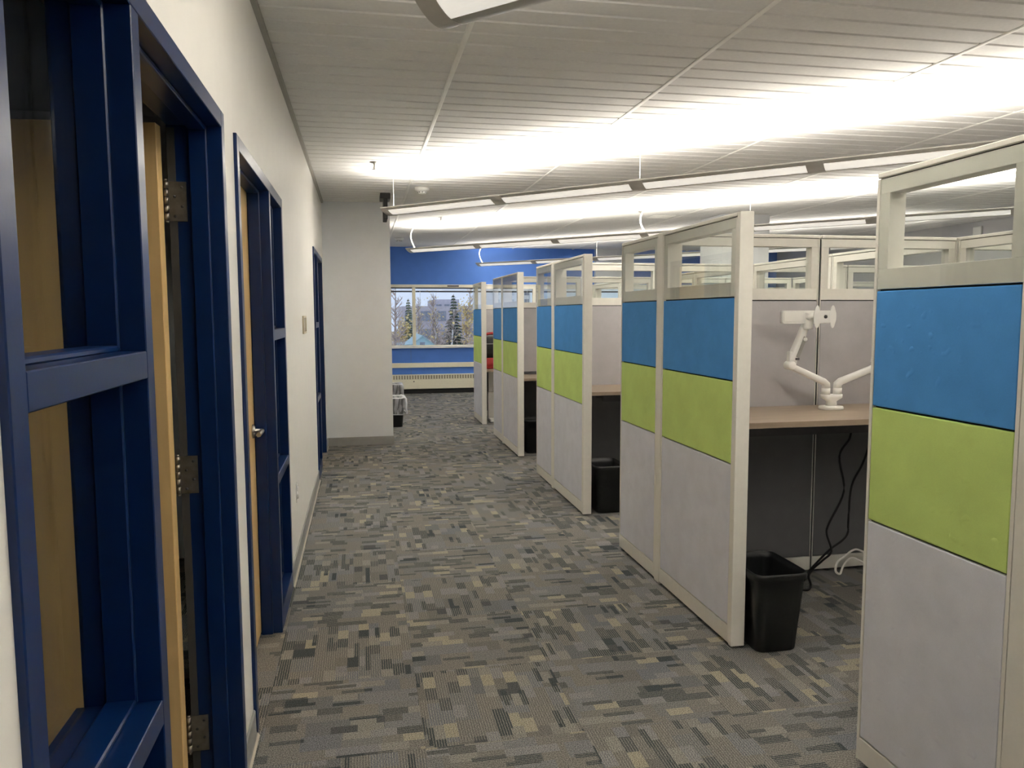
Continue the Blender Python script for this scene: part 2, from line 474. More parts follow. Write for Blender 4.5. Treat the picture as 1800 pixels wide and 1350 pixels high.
# ---- left wall with door and sidelight openings
WT = .14
FR = [(1.0, 2.61), (2.865, 4.44), (7.37, 8.93)]
FH = 2.19
wl = MB(); bl = MB()
ys = [YB] + [v for f in FR for v in f] + [YF]
for a, b_ in zip(ys[0::2], ys[1::2]):
    wl.box(-WT, 0, a, b_, 0, HC+.017)
for a, b_ in FR:
    wl.box(-WT, 0, a, b_, FH, HC+.017)
wl.obj('wall_left', M_wall, kind='structure', label='cream painted corridor wall on the left with blue framed doors', category='wall')
segs = [(YB, 1.0), (2.61, 2.865), (4.44, 7.37), (8.93, 9.30)]
for k, (a, b_) in enumerate(segs):
    bb = MB().prism([(0, .001), (.013, .001), (.013, .006), (.009, .016), (.008, .094), (.004, .1), (0, .1)], 'y', a+.001, b_-.001)
    bb.obj('baseboard_left', M_base, kind='structure', label=['grey base along the cream wall behind the camera', 'short grey base between the two nearest blue door frames', 'long grey base along the cream wall past the second door', 'tiny grey base beside the far blue frame at the corner'][k], category='baseboard')
    bw = MB().prism([(.013, .001), (.02, .001), (.0135, .012)], 'y', a+.001, b_-.001).obj('base_edge', M_basewood, None)
    bw.name = 'trim_2'; bw['kind'] = 'structure'; bw['label'] = 'pale strip at the foot of the grey base, ' + ['nearest piece', 'second piece, between the door frames', 'third piece, along the long wall', 'last piece, at the corner'][k]; bw['category'] = 'trim'

# ---- rooms behind the left wall
def room(n, y0, y1):
    b = MB()
    b.box(-3.1, -3.0, y0, y1, 0, HC).box(-3.0, -WT-.001, y0, y0+.05, 0, HC).box(-3.0, -WT-.001, y1-.05, y1, 0, HC).box(-3.0, -WT-.001, y0+.05, y1-.05, HC-.1, HC)
    b.obj('wall_office', M_walllilac, kind='structure', label='pale walls of the dark small office behind the ' + n, category='wall')
room('two nearest blue frames', .3, 5.2)
room('far blue frame', 6.6, 9.3)

# ---- wall block across the corridor, far wall, right wall, back wall
MB().box(.0005, .782, 9.31, 10.2, 0, HC+.017).obj('wall_return', M_wallgrey, kind='structure', label='pale grey wall end jutting into the corridor', category='wall')
MB().prism([(9.31, .001), (9.298, .001), (9.299, .094), (9.303, .1), (9.31, .1)], 'x', .012, .79).box(.7825, .79, 9.3, 10.2, .001, .1).obj('baseboard_return', M_base, kind='structure', label='grey base at the foot of the pale grey wall end', category='baseboard')
WZ0, WZ1 = .94, 2.105; WX0, WX1 = .15, 9.0
fw = MB()
fw.box(-.14, XR, YF, YF+.2, 0, .90).box(-.14, XR, YF, YF+.2, WZ1+.04, HC+.017)
fw.box(-.14, WX0, YF, YF+.2, .90, WZ1+.04).box(WX1, XR, YF, YF+.2, .90, WZ1+.04)
fw.obj('wall_far', M_blue, kind='structure', label='deep blue far wall above and below the long window', category='wall')
MB().box(1.381, 1.389, YF-.004, YF, .0, .90).obj('trim_3', noise_mat('blue joint strip', (.11, .19, .42), .5), kind='structure', label='thin pale blue joint strip on the blue wall below the window', category='trim')
MB().box(XR, XR+.12, YB, YF, 0, HC+.017).obj('wall_right', M_walllilac, kind='structure', label='pale lilac grey wall at the far right', category='wall')
MB().box(-.14, XR, YB-.12, YB, 0, HC+.017).obj('wall_back', M_wall, kind='structure', label='cream wall behind the camera', category='wall')
MB().box(5.16, 5.84, 9.6, 10.28, 0, HC+.012, .004).obj('wall_column', M_wallgrey, kind='structure', label='square pale grey column rising among the cubicles', category='column')
MB().box(5.15, 5.72, YF-.12, YF-.001, WZ1+.05, HC+.017).obj('wall_chase', M_wallgrey, kind='structure', label='pale grey chase box on the blue far wall under the ceiling', category='wall')

# ---- long window in the far wall
wn = thing('window_1', 'long beige framed window in the blue far wall', 'window', (0, YF, 0), kind='structure')
b = MB().box(WX0, WX1, -.03, .09, WZ1-.012, WZ1+.045, .003).box(WX0, WX0+.05, -.02, .09, .94, WZ1).box(WX1-.05, WX1, -.02, .09, .94, WZ1).box(WX0, WX1, .03, .09, .935, .955)
b.obj('window_frame', M_heater, wn)
MULL = [1.46, 3.62, 5.78, 7.94]
for x in MULL:
    MB().box(x-.03, x+.03, -.02, .09, .942, WZ1-.013, .003).obj('mullion', M_heater, wn)
MB().box(WX0-.02, WX1+.02, -.07, .1, .90, .94, .004).obj('window_sill', M_sill, wn)
xs = [WX0+.05] + [v for x in MULL for v in (x-.03, x+.03)] + [WX1-.05]
for a, b_ in zip(xs[0::2], xs[1::2]):
    MB().box(a, b_, .055, .061, .955, WZ1-.013).obj('glass_pane', M_glass, wn)
    bl_ = MB().box(a+.004, b_-.004, -.012, .03, 2.070, WZ1-.014, .002).box(a+.004, b_-.004, -.010, .028, 2.000, 2.026, .002)
    for q in range(4): bl_.box(a+.014, b_-.014, -.008, .026, 2.028+q*.009, 2.0295+q*.009, mat=1)
    bl_.obj('raised_blind', [M_black, M_sill], wn)
    MB().tube([(a+.09, -.016, 2.06), (a+.09, -.016, 1.25)], .003, 5).obj('blind_cord', M_sill, wn)
MB().box(2.12, 2.35, -.036, -.031, 2.108, 2.136, .001).obj('maker_plate', M_dsteel, wn)

# ---- chair rail and baseboard heater on the far wall
MB().box(-.13, XR-.01, YF-.05, YF-.001, .515, .608, .006, 2).obj('trim_4', M_heater, kind='structure', label='beige rail across the blue wall under the window', category='trim')
ht = thing('baseboard_heater', 'long beige slotted baseboard heater along the blue far wall', 'heater', (0, YF, 0))
MB().prism([(-.004, .38), (-.10, .38), (-.112, .372), (-.112, .366), (-.004, .366)], 'x', -.12, XR-.02).box(-.12, XR-.02, -.112, -.004, .276, .284).box(-.12, XR-.02, -.115, -.105, .10, .278, .003).box(-.12, XR-.02, -.03, -.004, .085, .366).obj('cabinet', M_heater, ht)
lv = MB()
x = -.1
while x < XR-.06:
    lv.box(x, x+.026, -.112, -.1, .284, .367); x += .0525
lv.obj('louver', M_heater, ht, kind='stuff')
MB().box(-.12, XR-.02, -.09, -.006, .29, .36).obj('slot_back', M_heaterdark, ht)
MB().box(-.1, XR-.05, -.06, -.006, .0, .085).obj('plinth', M_blackmat, ht)  # black block standing in for the dark gap under the heater
MB().lathe([(.012, -.118), (.012, -.115)], (1.43, 0, .245), 10, 'y').obj('knob', M_dsteel, ht)

# ================================================================== DOORS with sidelights
def door_unit(no, y0, y1, sl_first, label, leaf_open, handle):
    root = thing('door_%d' % no, label, 'door', (0, 0, 0), kind='structure')
    fx, bx = .012, -.15
    m0, m1 = ((y0+.60, y0+.65) if no == 1 else (y0+.55, y0+.60)) if sl_first else (y0+.945, y0+.995)
    fw_ = .05
    f = MB()
    # outer jambs, head, mullion
    f.box(bx, fx, y0, y0+fw_, 0, FH, .002).box(bx, fx, y1-fw_, y1, 0, FH, .002)
    f.box(bx, fx, y0+fw_, y1-fw_, FH-.052, FH, .002)
    f.box(-.136, fx, m0, m1, 0, FH-.052, .002)
    f.obj('frame', M_navy, root)
    sl = (y0+fw_, m0) if sl_first else (m1, y1-fw_)
    dr = (m1, y1-fw_) if sl_first else (y0+fw_, m0)
    # rails of the sidelight
    for (za, zb, nm) in ((1.437, 1.49, 'mid_rail'), (.732, .784, 'lower_rail'), (.0, .11, 'bottom_rail')):
        MB().box(bx, fx, sl[0], sl[1], za, zb, .002).obj(nm, M_navy, root)
    # glazing stops + panes
    for za, zb in ((.11, .732), (.784, 1.437), (1.49, FH-.052)):
        st = MB(); xa, xb = -.092, -.034; t = .012
        st.box(xa, xb, sl[0], sl[0]+t, za, zb, .003).box(xa, xb, sl[1]-t, sl[1], za, zb, .003)
        st.box(xa, xb, sl[0]+t, sl[1]-t, za, za+t, .003).box(xa, xb, sl[0]+t, sl[1]-t, zb-t, zb, .003)
        st.obj('glazing_stop', M_navy, root)
        MB().box(-.134, -.128, sl[0]+.001, sl[1]-.001, za+.001, zb-.001).obj('glass_pane', M_glass, root)
    # door stops
    ds = MB(); xa, xb = -.085, -.032; t = .014
    ds.box(xa, xb, dr[0], dr[0]+t, 0, FH-.052, .003).box(xa, xb, dr[1]-t, dr[1], 0, FH-.052, .003).box(xa, xb, dr[0]+t, dr[1]-t, FH-.052-t, FH-.052, .003)
    ds.obj('door_stop', M_navy, root)
    MB().box(-.1495, -.126, dr[1]-.002, dr[1]-.0003, .01, FH-.06).obj('door_seal', M_jambstrip, root)  # thin dark grey strip down the far jamb of the opening
    H = FH-.06
    if leaf_open:
        yk = dr[1]-.008
        # swung a little past square into the office, hinged on the far jamb
        lf = MB().box(-(dr[1]-dr[0]-.02), -.004, -.052, -.008, .012, H, .002).obj('door_leaf', M_door, root)
        lf.location = (-.157, yk, 0); lf.rotation_euler = (0, 0, -math.radians(4))
        for zc in (1.908, 1.055, .196):
            h = MB()
            h.box(-.149, -.097, dr[1]-.0042, dr[1]-.0005, zc-.06, zc+.06)
            for q in range(5):
                h.tube([(-.155, yk-.002, zc-.06+q*.024+.0012), (-.155, yk-.002, zc-.06+q*.024+.0228)], .0075, 10)
            h.tube([(-.155, yk-.002, zc+.06), (-.155, yk-.002, zc+.066)], .0055, 8).tube([(-.155, yk-.002, zc-.066), (-.155, yk-.002, zc-.06)], .0055, 8)
            hh = h.obj('hinge', M_hinge, root)
            sc = MB()
            for (dx, dz) in ((-.11, .043), (-.132, .015), (-.11, -.015), (-.132, -.045)):
                sc.lathe([(.0045, -.0052), (.0045, -.004)], (dx, dr[1], zc+dz), 8, 'y')
            sc.obj('screw', M_dsteel, hh)
        return root
    lf = MB().box(-.131, -.0875, dr[0]+.003, dr[1]-.003, .012, H, .002).obj('door_leaf', M_door, root)
    if handle:
        yh = dr[1]-.075 if not sl_first else dr[0]+.075
        d = -1 if not sl_first else 1
        hb = MB().lathe([(.033, 0), (.033, .006), (.027, .011), (.013, .013), (.011, .045)], (-.0875, yh, 1.016), 18, 'x')
        hb.loft([rr for rr in ([(-.05+dx, yh+dy, 1.016+dz) for dx, dz in ((.0, .011), (.012, .009), (.015, 0), (.012, -.009), (0, -.011), (-.008, 0))] for dy in (-d*.014, d*.03, d*.075, d*.118))])
        hb.obj('lever_handle', M_metal, lf, label='satin chrome lever handle')
    return root
door_unit(1, FR[0][0], FR[0][1], True, 'nearest navy frame with glass sidelight and maple door standing open', True, False)
door_unit(2, FR[1][0], FR[1][1], False, 'second navy frame with closed maple door and chrome lever', False, True)
door_unit(3, FR[2][0], FR[2][1], True, 'farthest navy frame beside the pale grey wall end', False, True)

# light switch and outlet on the left wall
sw = thing('wall_plate', 'beige framed name plate on the cream wall before the far blue frame', 'plate', (0, 5.995, 1.487))
MB().box(.0005, .012, -.14, .14, -.066, -.052, .002).box(.0005, .012, -.14, .14, .052, .066, .002).box(.0005, .012, -.14, -.124, -.052, .052, .002).box(.0005, .012, .124, .14, -.052, .052, .002).obj('border', M_almond, sw)
MB().box(.0005, .006, -.123, .123, -.051, .051).obj('face', M_plate, sw)
ot = thing('wall_outlet', 'white duplex outlet low on the cream wall past the second door', 'outlet', (0, 4.94, .445))
MB().box(.0005, .006, -.037, .037, -.06, .06, .003, 2).obj('cover_plate', M_white, ot)
for dz in (-.024, .024):
    MB().loft([[(x_, p[0], p[1]+dz) for p in [(q[0], q[1]) for q in rrect(0, 0, .017, .014, .008, 0)]] for x_ in (.006, .014)]).obj('socket', M_white, ot)

# ================================================================== LAMPS hung on a diagonal
DR = Vector((1, -1, 0)).normalized(); ZB = 2.478; ML = 1.258
HWD, HD = .12, .055
def arc(t):
    return (HWD*t, HD*(1-math.cos(t*1.15))/(1-math.cos(1.15)))
def lamp(idx, c, nmod, label, cables, cord=None):
    """c: (x, y) of the left end of the centre line; local x along the lamp, y across it"""
    root = thing('pendant_lamp', label, 'lamp', (c[0], c[1], ZB), -math.pi/4, 'linear lamps hung on the diagonal')
    tot = nmod*ML+.1
    # housing: side rims and top pan edges
    h = MB()
    for sgn in (-1, 1):
        pts = [arc(.80*sgn), arc(.90*sgn), arc(1.0*sgn), (HWD*sgn, HD+.008), (sgn*(HWD-.006), HD+.008), (sgn*(HWD-.006), HD-.004), (sgn*(HWD*.84), HD*.72)]
        h.prism(pts, 'x', .03, tot)
    h.obj('housing', M_fix, root)
    for k in range(nmod+1):
        if k == 0: xa, xb = .028, .10
        elif k == nmod: xa, xb = tot-.055, tot+.03
        else: xa, xb = k*ML-.005, k*ML+.105
        P = [arc(t/8) for t in range(-8, 9)]
        P = [(p[0]*1.01, p[1]-.002) for p in P] + [(HWD*1.01, HD+.0095), (-HWD*1.01, HD+.0095)]
        MB().prism(P, 'x', xa, xb).obj('end_cap' if k in (0, nmod) else 'joiner', M_fix, root)
    for k in range(nmod):
        xa, xb = k*ML+(.105 if k else .10), (k+1)*ML-.005 if k < nmod-1 else tot-.055
        for sgn in (-1, 1):
            ln = MB(); lo_ = .20 if sgn < 0 else .48; rows = [arc(sgn*(lo_+(.82-lo_)*t/8)) for t in range(9)]
            for i in range(8):
                f = ln.quad([(xa, *rows[i]), (xb, *rows[i]), (xb, *rows[i+1]), (xa, *rows[i+1])]); f.smooth = True
            ln.obj('lens', M_lens, root)
        sp = MB().prism([arc(t/10) for t in (-2.05, -1, 0, 1, 2, 3, 4, 4.85)] + [(.02, HD*.75), (-.02, HD*.75)], 'x', xa, xb)
        sp.box(xa, xb, -HWD*.8, HWD*.8, HD*.76, HD*.80).obj('spine', M_fix, root)
        ld = bpy.data.lights.new('lamp_tube', 'AREA'); ld.shape = 'RECTANGLE'; ld.size = xb-xa; ld.size_y = .15
        ld.energy = UP_POWER; ld.color = WARM; ld.spread = math.radians(163)
        lo = bpy.data.objects.new('lamp_tube', ld); COL.objects.link(lo); lo.parent = root
        lo.location = ((xa+xb)/2, 0, HD+.006); lo.rotation_euler = (math.pi, 0, 0)
    for k in cables:
        x = k*ML+(.04 if k else .085)
        MB().tube([(x, 0, HD), (x, 0, HC-ZB-.02)], .0022, 5).lathe([(.03, HC-ZB-.022), (.03, HC-ZB-.001)], (x, 0, 0), 12).tube([(x, 0, HD-.004), (x, 0, HD+.03)], .006, 6).obj('cable', M_fix, root)
    for k in (cord or []):
        x = k*ML+(.04 if k else .11); pts = []
        for q in range(11):
            t = q/10; pts.append((x-.10*math.sin(math.pi*t)*(1-.4*t), .02*math.sin(2*math.pi*t), HD+.0+t*(HC-ZB-HD-.005)))
        MB().tube(pts, .010, 8).lathe([(.045, HC-ZB-.015), (.045, HC-ZB-.001)], (x, 0, 0), 14).obj('power_cord', M_cord, root)
    return root
lamp(0, (.665, 2.575), 5, 'nearest pendant lamp with rounded end, cut by the top edge', [0, 2, 4])
lamp(1, (.685, 7.37), 8, 'long pendant lamp running over the corridor before the pale wall end', [0, 2, 4, 6])
lamp(2, (1.16, 11.68), 8, 'pendant lamp with white cord in front of the blue wall', [4, 6], [0, 3])
lamp(3, (2.66, 14.75), 6, 'farthest pendant lamp, low before the blue far wall', [2, 4], [0])
lamp(4, (.672, -2.26), 1, 'pendant lamp behind the camera', [0])

# ceiling fittings
def sprinkler(x, y, label):
    r = thing('sprinkler', label, 'sprinkler', (x, y, HC), 0, 'ceiling sprinklers')
    MB().lathe([(.016, -.012), (.04, -.004), (.042, -.0012)], (0, 0, 0), 16).obj('escutcheon', M_metal, r)
    MB().lathe([(.008, -.05), (.008, -.01)], (0, 0, 0), 8).tube([(-.012, 0, -.02), (-.014, 0, -.045), (0, 0, -.058)], .003, 6).tube([(.012, 0, -.02), (.014, 0, -.045), (0, 0, -.058)], .003, 6).lathe([(.022, -.062), (.022, -.059)], (0, 0, 0), 14).obj('nozzle', M_metal, r)
sprinkler(.567, 6.88, 'sprinkler on the ceiling nearest the cream wall')
sprinkler(1.52, 10.56, 'sprinkler on the ceiling between the two middle lamps')
sprinkler(4.0, 9.55, 'sprinkler on the ceiling beside the square vent')
sprinkler(6.05, 5.95, 'sprinkler on the ceiling seen through the nearest panel window')
def smoke(x, y, label):
    r = thing('smoke_detector', label, 'detector', (x, y, HC), 0, 'smoke detectors')
    MB().lathe([(.05, -.042), (.06, -.03), (.075, -.026), (.078, -.0012)], (0, 0, 0), 24).obj('base', M_white, r)
    MB().lathe([(.02, -.066), (.036, -.062), (.042, -.055), (.045, -.042)], (0, 0, 0), 20).obj('sensor_head', M_white, r)
    for k in range(8):
        a = k*math.pi/4; MB().box(.044*math.cos(a)-.004, .044*math.cos(a)+.004, .044*math.sin(a)-.004, .044*math.sin(a)+.004, -.055, -.044).obj('slot', M_dsteel, r)
smoke(1.078, 8.16, 'white smoke detector between the first two corridor lamps')
smoke(1.10, 13.5, 'white smoke detector near the blue far wall')
v = thing('ceiling_vent', 'square white ceiling vent over the cubicles', 'vent', (4.44, 9.96, HC))
MB().box(-.15, .15, -.15, .15, -.012, -.0012, .003).obj('frame', M_white, v)
for k in range(6):
    MB().box(-.12, .12, -.12+k*.042, -.10+k*.042, -.018, -.0125).obj('blade', M_tee, v)
sg = thing('hanging_sign', 'black ceiling hung sign seen edge on at the grey wall corner', 'sign', (.712, 8.7, HC))
MB().box(-.055, .055, -.14, .14, -.06, -.0012, .004).obj('canopy', M_sign, sg)
MB().box(-.022, .022, -.16, .16, -.28, -.06, .004).obj('housing', M_sign, sg)
MB().box(XR-.03, XR-.001, 9.7, 9.86, 2.68, 2.80, .004).obj('wall_plate', M_white, label='small white plate high on the lilac grey right wall', category='plate')

# ================================================================== CUBICLE PANELS
T = .065
Z_F0, Z_F1 = .104, 1.629          # fabric
SPL = (.866, 1.250)               # seams between grey | green | blue
def panel(label, org, axis, Ln, fa, fb, cap0=False, cap1=False, glass=None, group='cubicle panels', e=.012, strip=False):
    """org: (x, y) of local origin, the panel runs along +axis for Ln; side a is local -n, side b local +n.
       local frame: x along, y across (0..T), turned into place"""
    rot = 0 if axis == 'x' else math.pi/2
    root = thing('cubicle_panel', label, 'partition', (org[0], org[1], 0), rot, group)
    f = MB()
    a0 = .030 if cap0 else 0; a1 = Ln-.030 if cap1 else Ln
    f.box(a0, a0+e, 0, T, .018, 1.988).box(a1-e, a1, 0, T, .018, 1.988)         # edge trims
    f.box(a0+e, a1-e, 0, T, .018, Z_F0-.006, .0015)                                # base rail
    zb0, zb1, zt0, zt1 = Z_F1+.006, 1.700, 1.940, 1.988
    f.box(a0+e, a1-e, .004, T-.004, zb0, zb1, .0015).box(a0+e, a1-e, .004, T-.004, zt0, zt1, .0015)
    sw_ = .045
    f.box(a0+e, a0+e+sw_, .004, T-.004, zb1, zt0).box(a1-e-sw_, a1-e, .004, T-.004, zb1, zt0)
    f.obj('frame', M_trim, root)
    MB().box(a0, a1, -.001, T+.001, 1.991, HP, .003).obj('top_cap', M_trim, root)
    MB().box(a0+e, a1-e, .016, T-.016, Z_F0-.006, Z_F1+.006).box(a0+.002, a1-.002, .01, T-.01, 1.988, 1.991).obj('core', M_core, root)
    for side, kind in ((0, fa), (1, fb)):
        ya, yb = ((.0, .0155) if side == 0 else (T-.0155, T))
        sets = [(Z_F0, Z_F1, M_flilac)] if kind == 'plain' else [(Z_F0, SPL[0]-.003, M_fdeskshade), (SPL[0]+.003, Z_F1, M_flilac)] if kind == 'desk' else [(Z_F0, SPL[0]-.003, M_fgrey), (SPL[0]+.003, SPL[1]-.003, M_fgreen), (SPL[1]+.003, Z_F1, M_fblue)]
        for za, zb, mt in sets:
            lb = {M_fgrey: 'grey fabric tile', M_fgreen: 'lime green fabric tile', M_fblue: 'blue fabric tile', M_fdeskshade: 'charcoal fabric tile below the desk'}.get(mt)
            MB().box(a0+e+.003, a1-e-.003, ya, yb, za, zb, .004, 2).obj('fabric_tile', mt, root, label=lb)
    if glass is not None:
        ya = {'a': -.0005, 'b': T-.0035, 'm': T/2-.002}[glass]
        if glass == 'm':
            MB().box(a0+e+sw_, a1-e-sw_, ya, ya+.004, zb1, zt0).obj('glass_pane', M_glassp, root)
        else:
            MB().box(a0+e+.001, a1-e-.001, ya, ya+.004, zb0+.003, zt1-.003).obj('glass_pane', M_glassp, root)
    for c, (xa, xb) in ((cap0, (0, .0295)), (cap1, (Ln-.0295, Ln))):
        if c: MB().box(xa, xb, -.001, T+.001, .012, HP+.001, .003, 2).obj('end_post', M_trim, root)
    if strip: MB().box(a1+.0005, a1+.0115, .006, T-.006, .02, 1.985).obj('seam_strip', M_core, root)
    for x in (a0+.12, a1-.12):
        MB().lathe([(.022, 0.0005), (.022, .006), (.008, .008), (.008, .019)], (x, T/2, 0), 10).obj('levelling_foot', M_dsteel, root)
    return root

MID = [1.635, 4.115, 6.585, 9.06]
NEAR = [None, 3.19, 5.62, 8.12, 10.64]
FARE = [2.268, 4.77, 7.23, 9.70, 11.45]
ords = ['nearest', 'second', 'third', 'fourth', 'fifth']
xo = XC+T      # panels along y are turned: local +y is world -x, so the corridor face is local side b
for i in range(4):
    m_ = MID[i]
    na = .72 if NEAR[i] is None else NEAR[i]
    panel('%s wide blue, green and grey panel along the corridor, counted from the camera' % ords[i] if i else 'blue, green and grey panel at the right edge of the picture, mostly cut off',
          (xo, na), 'y', m_-.0385-na, 'plain', 'tri', cap0=bool(i), glass='b')
    panel('%s narrow blue, green and grey panel along the corridor, just behind a white post' % ords[i],
          (xo, m_+.0385), 'y', FARE[i]-m_-.0385, 'plain', 'tri', glass='b')
    MB().box(XC-.001, xo+.001, m_-.0375, m_+.0375, .002, HP+.001, .003).obj('panel_post', M_trim, label='white connecting post, %s along the corridor panels' % ords[i], category='post', group='posts of the corridor panels')
panel('last blue, green and grey panel along the corridor, by the window', (xo, NEAR[4]), 'y', FARE[4]-NEAR[4], 'plain', 'tri', cap0=True, glass='b')

# dividers between the cubicles, facing the camera
XS = 3.96
DIV = [4.115, 6.585, 9.06, 11.49]
half = (XS-xo-.016)/2
cubs = ['nearest open cubicle', 'second open cubicle', 'third open cubicle', 'last open cubicle']
for i, yd in enumerate(DIV):
    for k in (0, 1):
        xa = xo+.002+k*(half+.012)
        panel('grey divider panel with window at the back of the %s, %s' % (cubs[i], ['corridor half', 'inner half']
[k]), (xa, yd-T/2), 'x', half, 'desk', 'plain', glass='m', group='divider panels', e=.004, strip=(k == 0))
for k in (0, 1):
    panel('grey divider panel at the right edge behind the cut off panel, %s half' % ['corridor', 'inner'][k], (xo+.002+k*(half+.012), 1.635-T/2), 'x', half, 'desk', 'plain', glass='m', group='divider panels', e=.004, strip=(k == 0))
# spine between the two banks, and the second bank beyond it
for i, (ya, yb) in enumerate(((1.70, 2.86), (2.87, 4.07), (4.155, 5.34), (5.35, 6.54), (6.63, 7.81), (7.82, 9.01), (9.10, 10.26), (10.27, 11.44))):
    panel('spine panel with window behind the %s, %s half' % (cubs[i//2], ['nearer', 'farther'][i % 2]), (XS+T+.001, ya), 'y', yb-ya, 'plain', 'plain', glass='m', group='spine panels')
XS2 = XS+T+.004
for i, yd in enumerate([4.115, 6.585, 9.06, 11.49]):
    for k in (0, 1):
        panel('white framed divider of the second bank beyond the %s, %s half' % (cubs[i], ['left', 'right'][k]), (XS2+k*.91, yd-T/2), 'x', .90, 'plain', 'plain', glass='m', group='second bank dividers')
    MB().box(XS+.0005, XS+T-.0005, yd-.037, yd+.037, .002, HP, .003).obj('panel_post', M_trim, label='white post where the dividers cross at the back of the %s' % cubs[i], category='post', group='posts of the spine')
for i in range(4):
    m_ = DIV[i]
    panel('outer panel of the second bank beside the %s' % cubs[i], (XS2+1.89, m_-.93), 'y', .89, 'tri', 'plain', cap0=True, glass='a', group='second bank outer panels')
# third bank against the right wall, tops only in view
for i, yd in enumerate([5.0, 7.5, 10.0, 12.4]):
    panel('white framed panel in front of the right wall, %s from the camera' % ords[i], (7.3, yd), 'x', 1.85, 'plain', 'plain', glass='m', group='right wall dividers')

# ================================================================== DESKS
def desk(label, yb, z, inset=.13, xa=2.155, xb=3.93):
    r = thing('desk', label, 'desk', ((xa+xb)/2, yb-.31, 0), 0, 'cubicle desks')
    hx = (xb-xa)/2
    MB().box(-hx, hx, -.31, .30, z-.03, z, .003, 2).obj('desktop', M_desk, r)
    MB().box(-hx+.25, hx-.25, -.10, -.06, z-.105, z-.031).box(-hx+.25, hx-.25, .06, .10, z-.09, z-.031).box(-hx+.25, -hx+.29, -.06, .06, z-.08, z-.035).box(hx-.29, hx-.25, -.06, .06, z-.08, z-.035).obj('crossbar', M_dsteel, r)
    for s in (-1, 1):
        x = s*(hx-inset)
        lg = MB().box(x-.04, x+.04, -.03, .05, .035, z*.55, .004).box(x-.034, x+.034, -.024, .044, z*.55, z-.031, .004).obj('leg', M_trim, r)
        MB().box(x-.04, x+.04, -.22, .22, .002, .035, .008, 2).obj('foot', M_white, lg)
    return r
desk('walnut desk holding the white monitor arm in the nearest open cubicle', 4.075, 1.02)
desk('walnut desk in the second open cubicle, above a black bin', 6.545, .93)
desk('walnut desk in the third open cubicle', 9.02, .84, .38)
desk('walnut desk in the last open cubicle, with a red and black bag on it', 11.45, .765)

# ================================================================== WASTE BINS
def bin_mesh(root, hx=.125, hy=.175, h=.375):
    b = MB(); k = .80
    lo = []
    for z, q in ((.0, k-.03), (.006, k), (h*.5, (1+k)/2), (h-.03, .985), (h-.028, 1.02), (h-.006, 1.035), (h, 1.03), (h+.001, 1.0), (h-.03, .965), (h*.5, (1+k)/2-.02), (.012, k-.03)):
        lo.append(rrect(0, 0, hx*q, hy*q, .045*q, z))
    b.loft(lo)
    b.obj('body', M_black, root)
    r = MB(); rp = [rrect(0, 0, hx*q, hy*q, .045*q, z) for z, q in ((h-.028, 1.025), (h-.026, 1.05), (h-.006, 1.055), (h+.003, 1.04), (h+.003, 1.0), (h-.004, .99))]
    r.loft(rp, False, False); r.obj('rim', M_black, root)
def wbin(label, x, y):
    r = thing('waste_bin', label, 'bin', (x, y, .001), 0, 'black waste bins')
    bin_mesh(r); return r
wbin('black plastic waste bin at the mouth of the nearest open cubicle', 2.28, 3.262)
wbin('black waste bin under the desk of the second open cubicle', 2.315, 5.80)
wbin('black waste bin under the desk of the third open cubicle', 2.325, 8.48)
def bagbin(label, x, y, sx):
    r = thing('lined_bin', label, 'bin', (x, y, .001), 0, 'bins with white liners')
    bin_mesh(r, .14, .19, .40)
    b = MB(); n = len(rrect(0, 0, 1, 1, .3, 0)); rnd = random.Random(int(y*10))
    ph = [rnd.uniform(-1, 1) for _ in range(n)]
    def ring(hx, hy, z, j):
        return [(p[0]+j*ph[i]*.6, p[1]+j*ph[(i*5) % n]*.6, z+j*ph[(i*3) % n]) for i, p in enumerate(rrect(0, 0, hx, hy, .055, z))]
    b.loft([ring(.118, .165, .33, .006), ring(.133, .183, .40, .004), ring(.150, .202, .418, .005), ring(.172, .222, .405, .007), ring(.176, .226, .34, .010), ring(.172, .222, .27, .010), ring(.182, .232, .205, .012), ring(.178, .228, .185, .010), ring(.160, .208, .195, .006)], False, False)
    b.obj('liner_bag', M_bag, r)
    return r
bagbin('black bin with white liner folded over, nearer one behind the grey wall end', .855, 10.85, 1)
bagbin('black bin with white liner, farther one by the heater', .925, 12.95, 1)

# ================================================================== MONITOR ARM
YM = 3.86
def px(x, z, y=YM): return (x, y, z)
ma = thing('monitor_arm', 'white dual monitor arm clamped on the walnut desk', 'monitor arm', (3.004, YM, 1.02))
def P(x, z, dy=0): return (x-3.03, dy, z-1.02)
OX = -.018; OZ = .005
def Q(x, z, dy=0): return P(x+OX, z+OZ, dy)
b = MB(); b.loft([[(p[0]+.0, p[1], p[2]) for p in rrect(0, 0, .068*q, .045*q, .04*q, z)] for z, q in ((.0005, 1), (.012, 1), (.019, .95), (.022, .7))]); b.obj('base_plate', M_white, ma)
b = MB()
b.loft([rrect(0, 0, hx, hy, .018, z) for z, hx, hy in ((.022, .028, .026), (.045, .026, .024), (.05, .03, .026), (.066, .058, .028), (.085, .06, .028))])
for sx in (-.036, .036):
    b.lathe([(.024, .0855), (.024, .12)], (sx, 0, 0), 18)
b.obj('column', M_white, ma)
